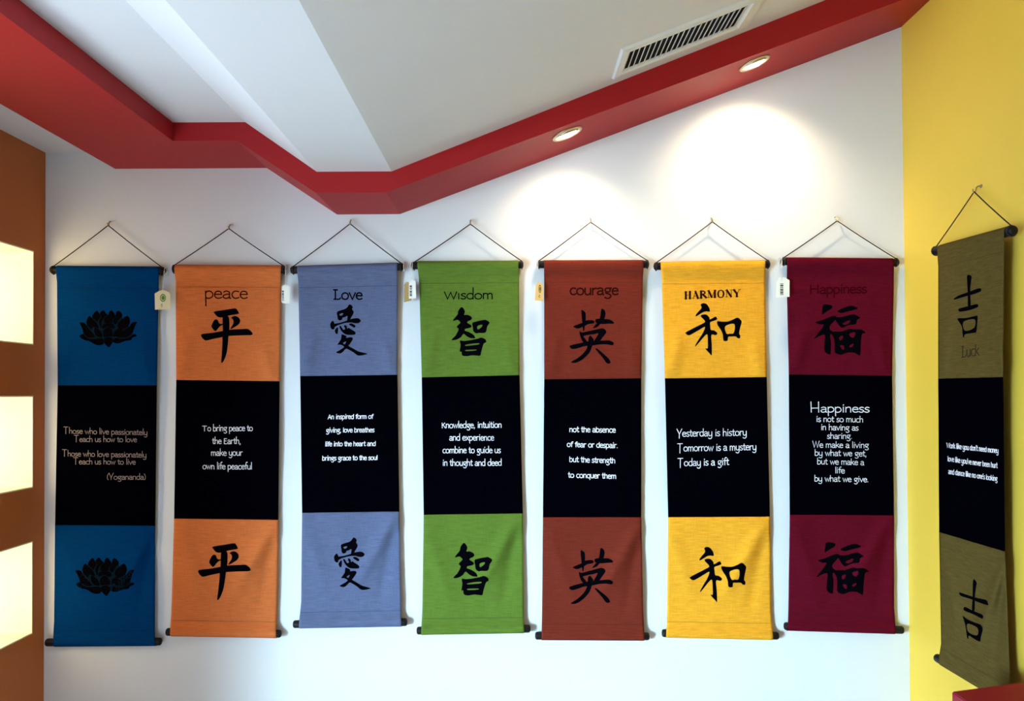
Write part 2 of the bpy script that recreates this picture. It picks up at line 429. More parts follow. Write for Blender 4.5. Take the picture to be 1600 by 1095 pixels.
# ------------------------------------------------------------------ lettering
# glyph: advance width, strokes; x-height is 1.  's' smooth stroke, 'l' straight stroke, last number = relative weight
BOWL = [(.12, .75), (.3, .98), (.58, .95), (.77, .6), (.72, .22), (.47, 0), (.24, .02), (.12, .15)]
ARCH = [(.12, .7), (.32, .96), (.56, .97), (.68, .75), (.70, 0)]
G = {
 'a': (.82, [('s', [(.12, .86), (.3, 1), (.52, .97), (.66, .78), (.66, .1), (.78, 0)]), ('s', [(.65, .56), (.35, .55), (.10, .38), (.10, .15), (.28, 0), (.5, .05), (.65, .22)])]),
 'b': (.86, [('l', [(.12, 'A'), (.12, 0)]), ('s', BOWL)]),
 'c': (.76, [('s', [(.70, .92), (.45, 1), (.2, .88), (.08, .5), (.2, .12), (.45, 0), (.72, .12)])]),
 'd': (.88, [('s', [(.75, .8), (.5, 1), (.2, .88), (.07, .5), (.2, .1), (.45, 0), (.65, .1), (.75, .25)]), ('l', [(.75, 'A'), (.75, 0)])]),
 'e': (.80, [('l', [(.1, .56), (.73, .56)]), ('s', [(.73, .56), (.65, .88), (.42, 1), (.18, .88), (.08, .5), (.2, .12), (.45, 0), (.74, .13)])]),
 'f': (.55, [('s', [(.62, 'A-.05'), (.46, 'A'), (.3, 'A-.2'), (.27, 1.1), (.27, 0)]), ('l', [(.05, 1), (.55, 1)])]),
 'g': (.86, [('s', [(.45, 1), (.2, .92), (.12, .68), (.25, .44), (.45, .40), (.65, .5), (.70, .75), (.6, .95), (.45, 1)]), ('l', [(.5, .98), (.84, .98)]), ('s', [(.27, .44), (.2, .24), (.48, .12), (.74, -.08), (.72, -.4), (.4, -.58), (.1, -.42)])]),
 'h': (.84, [('l', [(.12, 'A'), (.12, 0)]), ('s', ARCH)]),
 'i': (.36, [('l', [(.18, 1), (.18, 0)]), ('l', [(.18, 1.34), (.22, 1.48)])]),
 'j': (.36, [('l', [(.18, 1), (.18, -.4)])]),
 'k': (.80, [('l', [(.12, 'A'), (.12, 0)]), ('l', [(.68, 1), (.14, .45)]), ('l', [(.3, .6), (.77, 0)])]),
 'l': (.32, [('l', [(.16, 'A'), (.16, 0)])]),
 'm': (1.24, [('l', [(.12, 1), (.12, 0)]), ('s', [(.12, .75), (.28, .97), (.48, .97), (.59, .72), (.6, 0)]), ('s', [(.6, .75), (.78, .97), (.98, .97), (1.08, .72), (1.1, 0)])]),
 'n': (.84, [('l', [(.12, 1), (.12, 0)]), ('s', ARCH)]),
 'o': (.90, [('s', [(.45, 1), (.18, .86), (.07, .5), (.18, .13), (.45, 0), (.72, .13), (.83, .5), (.72, .86), (.45, 1)])]),
 'p': (.86, [('l', [(.10, 1), (.13, '-D')]), ('s', BOWL)]),
 'q': (.86, [('s', [(.75, .8), (.5, 1), (.2, .88), (.07, .5), (.2, .1), (.45, 0), (.65, .1), (.75, .25)]), ('l', [(.75, 1), (.75, '-D')])]),
 'r': (.60, [('l', [(.12, 1), (.12, 0)]), ('s', [(.12, .68), (.3, .94), (.57, .97)])]),
 's': (.66, [('s', [(.58, .9), (.35, 1), (.12, .83), (.18, .6), (.45, .45), (.6, .25), (.45, .03), (.24, 0), (.05, .12)])]),
 't': (.56, [('s', [(.25, 1.42), (.25, .25), (.36, .03), (.56, .1)]), ('l', [(.03, 1), (.52, 1)])]),
 'u': (.86, [('s', [(.12, 1), (.12, .35), (.26, .03), (.5, .04), (.72, .3)]), ('l', [(.73, 1), (.73, 0)])]),
 'v': (.80, [('l', [(.05, 1), (.4, 0), (.75, 1)])]),
 'w': (1.10, [('l', [(.05, 1), (.32, 0), (.55, .9), (.78, 0), (1.05, 1)])]),
 'x': (.80, [('l', [(.08, 1), (.72, 0)]), ('l', [(.7, 1), (.08, 0)])]),
 'y': (.86, [('s', [(.12, 1), (.12, .42), (.26, .08), (.5, .08), (.7, .3)]), ('s', [(.73, 1), (.74, -.15), (.62, -.52), (.36, -.62), (.08, -.46)])]),
 'z': (.76, [('l', [(.1, 1), (.68, 1), (.08, 0), (.7, 0)])]),
 'A': (1.0, [('l', [(.05, 0), (.5, 'C'), (.95, 0)]), ('l', [(.22, .48), (.78, .48)])]),
 'E': (.85, [('l', [(.7, 'C'), (.14, 'C'), (.12, 0), (.74, 0)]), ('l', [(.12, .75), (.6, .75)])]),
 'H': (1.2, [('l', [(.08, 'C'), (.12, 0)]), ('l', [(.98, 'C'), (1.0, 0)]), ('l', [(.1, .8), (1.0, .83)])]),
 'K': (.95, [('l', [(.12, 'C'), (.14, 0)]), ('l', [(.75, 'C'), (.16, .65)]), ('l', [(.35, .8), (.9, 0)])]),
 'L': (.95, [('l', [(.26, 'C'), (.26, 0)]), ('s', [(.1, .02), (.26, .03), (.7, .03), (.86, .24)]), ('l', [(.06, 'C'), (.5, 'C')])]),
 'T': (1.22, [('l', [(-.02, 'C'), (1.02, 'C')]), ('l', [(.5, 'C'), (.48, 'B')])]),
 'W': (1.45, [('l', [(.03, 'C'), (.38, 0), (.72, 'C-.1'), (1.05, 0), (1.4, 'C')])]),
 'Y': (1.05, [('l', [(.02, 'C'), (.5, .55)]), ('l', [(1.0, 'C'), (.5, .55), (.48, 'B')])]),
 ',': (.36, [('l', [(.2, .1), (.1, -.28)])]),
 '.': (.34, [('l', [(.14, .06), (.20, .06)])]),
 "'": (.25, [('l', [(.12, 1.5), (.1, 1.2)])]),
 '(': (.45, [('s', [(.42, 1.75), (.15, 1.2), (.08, .7), (.15, .2), (.32, -.1)])]),
 ')': (.45, [('s', [(.05, 1.7), (.28, 1.2), (.34, .7), (.28, .2), (.1, -.1)])]),
 ' ': (.50, []),
}
K2 = 2.1; T1 = .55     # thick and thin strokes of the roman capitals (cap height is 1)
SER = {
 'H': (.92, [('l', [(.2, 1), (.2, 0)], K2), ('l', [(.7, 1), (.7, 0)], K2), ('l', [(.2, .52), (.7, .52)], T1), ('l', [(.04, .98), (.36, .98)], T1), ('l', [(.54, .98), (.86, .98)], T1), ('l', [(.04, .02), (.36, .02)], T1), ('l', [(.54, .02), (.86, .02)], T1)]),
 'A': (.92, [('l', [(.18, 0), (.45, 1)], T1), ('l', [(.44, .98), (.75, 0)], K2), ('l', [(.24, .32), (.6, .32)], T1), ('l', [(.04, .02), (.3, .02)], T1), ('l', [(.58, .02), (.92, .02)], T1)]),
 'R': (.90, [('l', [(.2, 1), (.2, 0)], K2), ('s', [(.2, .97), (.5, .97), (.68, .75), (.5, .52), (.2, .5)], 1.2), ('l', [(.66, .85), (.66, .65)], 1.4), ('l', [(.42, .5), (.82, .02)], K2), ('l', [(.04, .02), (.38, .02)], T1), ('l', [(.04, .98), (.3, .98)], T1)]),
 'M': (1.18, [('l', [(.18, 1), (.18, 0)], T1), ('l', [(.22, .98), (.58, .05)], K2), ('l', [(.58, .02), (.92, .98)], T1), ('l', [(.96, 1), (.96, 0)], K2), ('l', [(.04, .02), (.34, .02)], T1), ('l', [(.8, .02), (1.12, .02)], T1), ('l', [(.04, .98), (.24, .98)], T1), ('l', [(.94, .98), (1.12, .98)], T1)]),
 'O': (1.0, [('s', [(.5, 1), (.25, .92), (.12, .5), (.25, .08), (.5, 0), (.75, .08), (.88, .5), (.75, .92), (.5, 1)], 1.0), ('s', [(.22, .8), (.16, .5), (.22, .2)], 1.7), ('s', [(.78, .8), (.84, .5), (.78, .2)], 1.7)]),
 'N': (.95, [('l', [(.2, 1), (.2, 0)], T1), ('l', [(.22, .98), (.74, .04)], K2), ('l', [(.77, 1), (.77, 0)], T1), ('l', [(.06, .02), (.34, .02)], T1), ('l', [(.64, .98), (.92, .98)], T1), ('l', [(.04, .98), (.26, .98)], T1)]),
 'Y': (.92, [('l', [(.12, .98), (.46, .46)], K2), ('l', [(.82, .98), (.5, .46)], T1), ('l', [(.48, .5), (.48, 0)], K2), ('l', [(.32, .02), (.66, .02)], T1), ('l', [(.0, .98), (.32, .98)], T1), ('l', [(.68, .98), (.94, .98)], T1)]),
}
def val(y, o):
    if not isinstance(y, str): return y
    base = {'A': o['asc'], 'C': o['cap'], 'B': o.get('capdrop', 0)}
    if y[0] == '-': return -o['desc']
    v = base[y[0]]
    return v + (float(y[1:]) if len(y) > 1 else 0)

def catmull(p, n=5, closed=False):
    out = []
    N = len(p)
    for i in range(N if closed else N - 1):
        a = p[(i - 1) % N] if closed else p[max(i - 1, 0)]
        b = p[i]; c = p[(i + 1) % N]
        d = p[(i + 2) % N] if closed else p[min(i + 2, N - 1)]
        for k in range(n):
            t = k / n
            out.append(tuple(0.5 * (2 * b[j] + (c[j] - a[j]) * t + (2 * a[j] - 5 * b[j] + 4 * c[j] - d[j]) * t * t + (3 * b[j] - a[j] - 3 * c[j] + d[j]) * t ** 3) for j in (0, 1)))
    if not closed: out.append(tuple(p[-1]))
    return out

STEP = 4          # ink is cut into cells this fine so that it follows the folds
class Print:
    """flat ink shapes in photo coordinates, laid onto a cloth surface"""
    def __init__(s, surf): s.surf = surf; s.bm = bmesh.new(); s.k = 0
    def lift(s):
        s.k += 1
        return 0.0007 + 0.000004 * (s.k % 60)
    def ribbon(s, pts, w):
        h = s.lift()
        if len(pts) < 2: return
        L = []; N = len(pts)
        P = [Vector(p) for p in pts]
        t0 = (P[0] - P[1]).normalized(); t1 = (P[-1] - P[-2]).normalized()
        P[0] = P[0] + t0 * w * .35; P[-1] = P[-1] + t1 * w * .35
        for i in range(N):
            if i == 0: d = P[1] - P[0]; m = 1
            elif i == N - 1: d = P[-1] - P[-2]; m = 1
            else:
                a = (P[i] - P[i - 1]).normalized(); b = (P[i + 1] - P[i]).normalized()
                d = a + b
                if d.length < 1e-4: d = b
                c = max(.55, d.normalized().dot(b)); m = 1 / c
            d = d.normalized(); nn = Vector((-d.y, d.x)) * w * .5 * m
            L.append((P[i] + nn, P[i] - nn))
        V = [(s.bm.verts.new(s.surf(a.x, a.y, h)), s.bm.verts.new(s.surf(b.x, b.y, h))) for a, b in L]
        for a, b in zip(V, V[1:]):
            s.bm.faces.new((a[0], b[0], b[1], a[1]))
    def polygon(s, loops, n=4):
        h = s.lift()
        loops = [catmull(l, n, True) for l in loops]
        b2 = bmesh.new()
        vs_ = [b2.verts.new((x, y, 0)) for l in loops for x, y in l]
        for t in tessellate_polygon([[Vector((x, y, 0)) for x, y in l] for l in loops]):
            try: b2.faces.new([vs_[i] for i in t])
            except ValueError: pass
        for ax in (0, 1):
            lo_ = min(v.co[ax] for v in b2.verts); hi_ = max(v.co[ax] for v in b2.verts)
            c = math.ceil(lo_ / STEP) * STEP
            while c < hi_:
                nrm = (1, 0, 0) if ax == 0 else (0, 1, 0)
                co = (c, 0, 0) if ax == 0 else (0, c, 0)
                bmesh.ops.bisect_plane(b2, geom=b2.verts[:] + b2.edges[:] + b2.faces[:], plane_co=co, plane_no=nrm)
                c += STEP
        mp = {v: s.bm.verts.new(s.surf(v.co.x, v.co.y, h)) for v in b2.verts}
        for f in b2.faces: s.bm.faces.new([mp[v] for v in f.verts])
        b2.free()
    def text(s, txt, p0, p1, xh, w, font=G, asc=1.8, cap=1.45, desc=.7, slant=0.0, capdrop=0, nodot=False, seed=1):
        o = dict(asc=asc, cap=cap, desc=desc, capdrop=capdrop)
        rnd = random.Random(txt + str(seed))
        tot = sum(font[c][0] for c in txt)
        ux = (Vector(p1) - Vector(p0)) / tot
        x = 0
        for ch in txt:
            adv, st = font[ch]
            if nodot and ch == 'i': st = st[:1]
            jy = rnd.uniform(-.02, .02)
            for stk in st:
                kind, pts = stk[0], stk[1]
                wt = stk[2] if len(stk) > 2 else 1
                q = [(a, val(b, o) + jy) for a, b in pts]
                if kind == 's': q = catmull(q, 4)
                P = [Vector(p0) + ux * (x + a + slant * b * xh / max(ux.length, .1) * .5) + Vector((0, -b * xh)) for a, b in q]
                s.ribbon([(p.x, p.y) for p in P], w * wt)
            x += adv
    def done(s, name, mat, parent):
        return obj(name, s.bm, mat, parent)

# ------------------------------------------------------------------ brush characters (traced outlines)
def tr(loops, x0, y0, sc):
    return [[[(x0 + x / sc, y0 + y / sc) for x, y in l] for l in poly] for poly in loops]
PEACE = [
 [[(325,185),(500,155),(675,128),(715,150),(745,200),(735,222),(600,245),(560,258),(500,280),(420,283),(375,265),(335,220)]],
 [[(475,270),(555,262),(580,310),(585,480),(570,600),(560,720),(540,880),(500,1000),(465,1055),(445,1045),(455,900),(465,700),(465,620),(472,520),(470,400)]],
 [[(325,330),(355,315),(385,330),(405,375),(440,395),(480,385),(480,405),(430,430),(400,460),(370,500),(345,515),(310,490),(280,445),(280,420),(295,380)]],
 [[(615,290),(660,262),(710,265),(755,300),(770,350),(745,400),(690,440),(620,478),(600,478),(620,440),(650,390),(655,345),(640,310)]],
 [[(100,590),(130,565),(300,545),(470,515),(600,492),(800,482),(895,480),(950,515),(985,560),(960,585),(900,588),(720,592),(560,603),(450,622),(320,648),(190,678),(150,662),(115,625)]]]
LOVE = [
 [[(465,110),(500,62),(540,75),(560,110),(548,145),(575,180),(568,225),(530,290),(510,335),(465,335),(470,260),(420,280),(385,290),(380,315),(345,335),(310,320),(297,265),(290,195),(340,165),(420,140)], [(335,228),(392,210),(388,236),(352,254)]],
 [[(240,395),(340,375),(450,340),(540,308),(640,295),(690,322),(695,350),(660,380),(590,382),(540,370),(450,375),(370,395),(300,420),(240,450)]],
 [[(215,340),(235,360),(250,400),(248,470),(220,490),(185,465),(175,420),(180,380)]],
 [[(495,400),(540,385),(590,410),(608,430),(590,458),(550,440)]],
 [[(300,450),(310,500),(300,560),(285,568),(262,545),(255,500)]],
 [[(330,430),(360,435),(395,490),(430,480),(410,430),(425,415),(455,430),(465,475),(490,460),(520,480),(590,520),(610,555),(590,578),(520,582),(450,578),(400,550),(350,490)]],
 [[(370,575),(410,580),(455,605),(450,630),(520,620),(560,635),(555,670),(510,740),(490,770),(560,810),(650,860),(720,880),(810,905),(770,920),(700,935),(640,930),(570,880),(500,840),(445,820),(400,865),(345,900),(275,880),(340,840),(410,785),(350,750),(300,750),(330,700),(360,650)], [(397,720),(445,692),(430,735),(410,740)]]]
WISDOM = [
 [[(335,108),(375,130),(400,185),(385,240),(440,238),(500,265),(520,300),(495,330),(450,350),(440,375),(500,410),(512,445),(470,465),(405,480),(400,510),(460,530),(540,575),(575,625),(560,642),(490,635),(430,605),(375,565),(330,620),(250,665),(175,670),(190,640),(240,590),(290,490),(265,455),(265,430),(320,375),(295,340),(265,325),(205,340),(200,320),(270,235),(285,170)]],
 [[(525,380),(580,355),(720,325),(760,328),(820,370),(780,440),(750,540),(640,548),(590,555),(545,520),(535,460)], [(615,430),(695,408),(685,445),(620,488)]],
 [[(315,680),(400,685),(600,650),(680,628),(750,660),(762,705),(720,735),(680,860),(660,935),(600,935),(520,930),(440,945),(370,940),(345,915),(340,870),(310,860),(325,760)], [(405,755),(500,735),(635,725),(630,745),(520,760),(420,768)], [(415,840),(585,833),(590,845),(520,855),(420,858)]]]
COURAGE = [
 [[(365,120),(380,100),(430,140),(440,190),(438,280),(425,350),(418,430),(402,465),(390,420),(385,350),(370,200)]],
 [[(230,380),(300,350),(380,320),(450,280),(550,275),(590,300),(570,330),(480,345),(400,385),(310,418),(250,400)]],
 [[(700,120),(715,80),(755,100),(778,150),(770,220),(745,270),(690,340),(640,390),(575,412),(565,405),(610,350),(660,300),(690,200)]],
 [[(605,270),(650,250),(760,255),(850,265),(915,305),(915,335),(850,335),(720,340),(620,320)]],
 [[(335,465),(380,485),(500,460),(620,435),(720,415),(775,440),(792,480),(760,530),(720,580),(680,630),(600,640),(590,620),(640,540),(650,500),(600,512),(500,525),(410,545),(405,560),(460,640),(400,650),(370,610),(350,560),(335,500)]],
 [[(162,720),(220,695),(330,670),(470,640),(600,630),(720,625),(840,622),(910,655),(918,685),(890,705),(800,690),(680,690),(550,710),(420,720),(320,750),(210,768)]],
 [[(485,640),(490,570),(520,540),(550,570),(580,620),(550,720),(510,820),(440,900),(350,970),(260,1005),(195,998),(210,975),(290,930),(380,860),(440,790),(470,720)]],
 [[(605,765),(640,765),(720,830),(800,900),(850,960),(865,1005),(830,1018),(790,1000),(740,930),(690,870),(640,810)]]]
HARMONY = [
 [[(380,120),(420,95),(475,105),(515,150),(535,200),(535,238),(480,235),(430,245),(370,280),(305,318),(295,300),(330,250),(395,175)]],
 [[(385,300),(450,285),(495,300),(530,340),(540,372),(630,325),(655,345),(662,370),(610,395),(545,420),(545,480),(555,550),(610,560),(665,605),(640,640),(565,640),(570,800),(570,980),(540,960),(460,870),(500,865),(503,760),(498,640),(470,635),(400,710),(300,825),(290,812),(350,710),(420,600),(455,500),(380,535),(270,600),(180,642),(125,612),(130,590),(250,525),(380,460),(455,415),(430,370),(390,330)]],
 [[(665,405),(750,408),(850,405),(940,370),(1010,340),(1060,375),(1082,415),(1060,500),(1040,610),(1060,650),(1050,695),(1010,690),(980,665),(900,665),(850,672),(840,735),(780,740),(765,700),(760,640),(730,560),(670,465)], [(800,490),(955,450),(948,600),(880,615),(825,615)]]]
FORTUNE = [
 [[(235,125),(320,118),(390,145),(370,190),(300,230),(215,285),(218,200)]],
 [[(100,420),(200,390),(320,340),(420,310),(460,335),(420,400),(350,480),(345,540),(400,590),(350,640),(365,750),(362,900),(350,970),(260,920),(255,780),(262,640),(180,650),(85,700),(90,680),(160,590),(220,510),(240,460),(170,455)]],
 [[(480,225),(560,185),(700,140),(780,155),(825,185),(760,210),(640,240),(560,262),(500,250)]],
 [[(430,345),(560,330),(740,285),(800,300),(865,345),(810,380),(790,450),(690,465),(620,490),(560,515),(510,480)], [(565,440),(685,385),(680,430),(610,465)]],
 [[(350,590),(420,580),(560,575),(680,535),(760,545),(880,545),(960,600),(900,620),(880,740),(865,975),(820,970),(760,940),(640,940),(550,975),(480,965),(430,920),(430,790),(410,680)], [(505,680),(560,650),(570,690),(520,735)], [(685,615),(770,590),(780,640),(740,685),(690,655)], [(520,820),(585,820),(590,880),(560,885)], [(685,820),(750,785),(740,830),(690,852)]]]
LUCK_UP = [
 [[(300,75),(345,78),(350,110),(338,200),(335,280),(340,420),(310,430),(308,300),(302,180)]],
 [[(150,340),(200,305),(310,265),(440,220),(455,255),(370,290),(260,320),(160,350)]],
 [[(200,460),(225,448),(330,420),(415,402),(420,435),(330,470),(225,488),(205,480)]],
 [[(195,565),(290,560),(400,535),(420,545),(415,620),(405,715),(380,730),(280,745),(265,780),(250,760),(240,660),(205,600)], [(258,605),(385,575),(380,670),(275,705)]]]
LUCK_LOW = [
 [[(375,140),(400,150),(420,190),(405,280),(395,380),(390,575),(355,580),(358,450),(362,350),(365,200)]],
 [[(170,335),(185,325),(280,355),(400,395),(550,430),(580,475),(575,505),(450,465),(340,420),(200,375)]],
 [[(232,550),(260,530),(350,575),(480,630),(510,655),(505,695),(470,685),(360,630),(250,585)]],
 [[(220,665),(240,668),(290,705),(400,755),(470,780),(500,820),(505,870),(480,960),(470,1020),(430,1010),(360,970),(310,940),(300,980),(285,975),(270,870),(250,760)], [(290,770),(430,830),(425,935),(300,885)]]]
LOTUS = [[p] for p in (
 [(200,462),(285,462),(335,505),(345,400),(390,325),(455,350),(495,250),(560,208),(620,265),(680,203),(780,290),(850,203),(930,290),(1000,213),(1075,270),(1090,370),(1180,320),(1235,420),(1215,540),(1290,458),(1375,450),(1340,540),(1300,680),(1370,730),(1285,765),(1255,808),(1130,832),(1000,878),(895,860),(840,915),(800,955),(740,912),(690,885),(600,918),(500,892),(400,832),(295,808),(270,770),(205,738),(265,680),(240,560)],
 [(190,455),(290,455),(340,520),(400,600),(470,680),(515,750),(420,768),(330,738),(270,640),(230,540)],
 [(1385,440),(1290,450),(1200,560),(1080,630),(980,690),(950,740),(1100,768),(1230,730),(1310,620),(1350,520)],
 [(190,740),(260,690),(330,755),(440,792),(660,782),(690,890),(600,925),(500,900),(400,840),(290,815)],
 [(1380,730),(1330,690),(1240,752),(1100,788),(930,775),(895,860),(1000,885),(1130,840),(1260,815),(1290,770)],
 [(705,785),(790,755),(870,775),(888,850),(840,920),(800,965),(740,920),(705,860)],
 [(780,550),(850,590),(882,660),(878,735),(790,742),(695,745),(680,660),(710,600)],
 [(520,560),(600,600),(645,660),(668,755),(560,740),(510,680),(495,610)],
 [(1040,560),(960,600),(910,660),(898,745),(950,730),(1030,675),(1080,615)],
 [(390,315),(460,370),(540,450),(590,560),(540,560),(480,540),(430,590),(350,500),(330,430)],
 [(1180,310),(1230,370),(1240,450),(1190,540),(1070,600),(1000,560),(990,480),(1080,380)],
 [(560,200),(595,280),(630,320),(580,400),(560,440),(500,380),(450,330),(490,250)],
 [(680,195),(740,260),(775,290),(700,360),(655,440),(640,560),(595,440),(640,330),(615,260)],
 [(850,195),(900,240),(930,320),(870,400),(870,455),(710,455),(720,350),(790,295),(800,240)],
 [(1000,205),(1060,250),(1080,310),(1000,400),(960,480),(905,470),(890,400),(950,310),(950,250)],
 [(700,475),(880,475),(925,560),(860,575),(780,535),(700,570),(655,560)])]

def affine(src, dst):
    """map three points onto three points"""
    A = Matrix([[p[0], p[1], 1] for p in src]).inverted()
    X = A @ Vector([p[0] for p in dst]); Y = A @ Vector([p[1] for p in dst])
    return lambda p: (X[0] * p[0] + X[1] * p[1] + X[2], Y[0] * p[0] + Y[1] * p[1] + Y[2])

# ------------------------------------------------------------------ banners
M_rod = plain('black_lacquered_wood', (17, 13, 15), 0.5)
M_cord = plain('dark_cord', (58, 46, 42), 0.9)
M_black = fabric('black_cloth', (2, 2, 6), 0.35)
M_ink = plain('black_print', (6, 5, 9), 0.9)
M_white_print = plain('white_print', (232, 232, 240), 0.7)
M_dim_print = plain('dull_white_print', (142, 128, 130), 0.7)
M_hook = plain('nickel_hook', (176, 160, 128), 0.3, 0.9)
M_hole = plain('wall_plug', (150, 110, 60), 0.8)
RR = 0.0122

class Banner:
    def __init__(s, side, rows, top, bottom, seed, creases=()):
        s.side, s.top, s.bottom, s.seed, s.creases = side, top, bottom, seed, creases
        s.oc = RR + 0.006 if side == 'Y' else RR + 0.022
        s.RC = RR + .0013
        s.rows = [list(r) for r in rows]
        n_ = Vector((0, -1, 0)) if side == 'Y' else Vector((-1, 0, 0))
        for r, ends in ((s.rows[0], top), (s.rows[-1], bottom)):
            for j in (0, 1):
                want = x = r[2 + j]
                for _ in range(6):
                    gx, gy = pixel(s.hit(x, s.line(ends, x), s.oc) + n_ * s.RC)
                    x += want - gx
                r[2 + j], r[j] = gx, gy
        rnd = random.Random(seed)
        s.ph = [rnd.uniform(0, 6.28) for _ in range(6)]
        s.scale = S if side == 'Y' else S * 0.86
    def line(s, ends, px):
        (ax, ay), (bx, by) = ends
        return ay + (by - ay) * (px - ax) / (bx - ax)
    def hit(s, px, py, off):
        return hit_y(px, py, D - off) if s.side == 'Y' else hit_x(px, py, XR - off)
    def edge_y(s, i, u): return lerp(s.rows[i][0], s.rows[i][1], u)
    def uv(s, px, py):
        # position across (0..1) and the rows' heights there
        r0, r1 = s.rows[0], s.rows[-1]
        u = (px - lerp(r0[2], r1[2], .5)) / (lerp(r0[3], r1[3], .5) - lerp(r0[2], r1[2], .5))
        return u
    def off(s, px, py):
        u = s.uv(px, py); uc = max(0, min(1, u))
        yt, yb = s.edge_y(0, uc), s.edge_y(-1, uc)
        base = s.oc - 0.002 if s.side == 'Y' else s.oc + 0.008
        front = s.oc + s.RC
        a, b = max(0, py - yt), max(0, yb - py)
        if a < 27: o = lerp(front, base + .004, smooth01(a / 27))
        else: o = base + .004 * (1 - smooth01((a - 27) / 60))
        if b < 20: o = lerp(front, base, smooth01(b / 20))
        w = smooth01(a / 40) * smooth01(b / 40)
        # soft drape of the cloth
        v = (py - yt) / (yb - yt)
        p = s.ph
        d = .0012 * math.sin(u * 7 + v * 5 + p[0]) + .0010 * math.sin(u * 12 - v * 9 + p[1]) + .0008 * math.sin(v * 22 + u * 3 + p[2])
        d += .0034 * noise.noise(Vector((u * 2.2 + s.seed * 7.3, v * 7, 1.7)))
        # diagonal folds from the upper right of the lowest panel
        def fold(u0, v0, u1, v1, wid, amp):
            dx, dy = (u1 - u0), (v1 - v0) * 3.6
            L = math.hypot(dx, dy); t = ((u - u0) * dx + (v - v0) * 3.6 * dy) / L / L
            e = ((u - u0) * dy - (v - v0) * 3.6 * dx) / L
            f = smooth01(t / .25) * smooth01((1.15 - t) / .5) if t > 0 else 0
            return amp * math.exp(-(e / wid) ** 2) * f
        d += fold(1.0, .68, .55, .90, .07, .0120) + fold(.97, .70, .80, .95, .06, -.0070)
        d += fold(.02, .68, .30, .92, .08, .0060)
        d += fold(.06, .31, .16, .17, .07, .0080) + fold(.94, .31, .84, .20, .06, .0070)
        for (yc, amp, x0, x1) in s.creases:
            if x0 < px < x1:
                f = smooth01((px - x0) / 20) * smooth01((x1 - px) / 20)
                d += 2.2 * amp * f * math.exp(-((py - yc - .02 * (px - x0)) / 2.2) ** 2)
        return o + d * w
    def surf(s, px, py, extra=0.0):
        return s.hit(px, py, s.off(px, py) + extra)
    def cell(s, r0, r1, u, t):
        yl, yr = lerp(r0[0], r1[0], t), lerp(r0[1], r1[1], t)
        return lerp(lerp(r0[2], r1[2], t), lerp(r0[3], r1[3], t), u), lerp(yl, yr, u)
    def panel(s, i0, i1, name, mat, parent, nx=44):
        bm = bmesh.new(); grid = []
        for i in range(i0, i1):
            r0, r1 = s.rows[i], s.rows[i + 1]
            n = max(8, int(abs(r1[0] - r0[0]) / 3.2))
            if i == 0 or i == len(s.rows) - 2: n = 26
            for k in range(n + (1 if i == i1 - 1 else 0)):
                t = k / n
                row = []
                for j in range(nx + 1):
                    row.append(bm.verts.new(s.surf(*s.cell(r0, r1, j / nx, t))))
                grid.append(row)
        # the sleeve carries on round the back of the rod
        ends = s.top if i0 == 0 else s.bottom if i1 == len(s.rows) - 1 else None
        if ends:
            sg = 1 if i0 == 0 else -1
            src = [Vector(v.co) for v in (grid[0] if i0 == 0 else grid[-1])]
            n_ = Vector((0, -1, 0)) if s.side == 'Y' else Vector((-1, 0, 0))
            for a_ in range(15, 181, 15):
                row = [bm.verts.new(p - n_ * s.RC + n_ * s.RC * math.cos(R(a_)) + Vector((0, 0, sg * s.RC * math.sin(R(a_))))) for p in src]
                if i0 == 0: grid.insert(0, row)
                else: grid.append(row)
        for a, b in zip(grid, grid[1:]):
            for j in range(nx):
                bm.faces.new((a[j], b[j], b[j + 1], a[j + 1]))
        o = obj(name, bm, mat, parent, True)
        md = o.modifiers.new('cloth_thickness', 'SOLIDIFY'); md.thickness = .0007; md.offset = -1
        return o
    def rod(s, ends, name, parent):
        (xa_, ya_), (xb_, yb_) = ends
        p, q = s.hit(xa_, ya_, s.oc), s.hit(xb_, yb_, s.oc)
        d = (q - p).normalized(); L = (q - p).length
        bm = bmesh.new()
        prof = [(0, 0), (RR * .35, 0), (RR * .75, .0012), (RR * .96, .004), (RR, .008)]
        pts = []; rad = []
        for r_, h_ in prof[1:]: pts.append(p + d * h_); rad.append(r_)
        for r_, h_ in prof[:0:-1]: pts.append(p + d * (L - h_)); rad.append(r_)
        tube(bm, pts, rad, 20)
        return obj(name, bm, M_rod, parent, True)

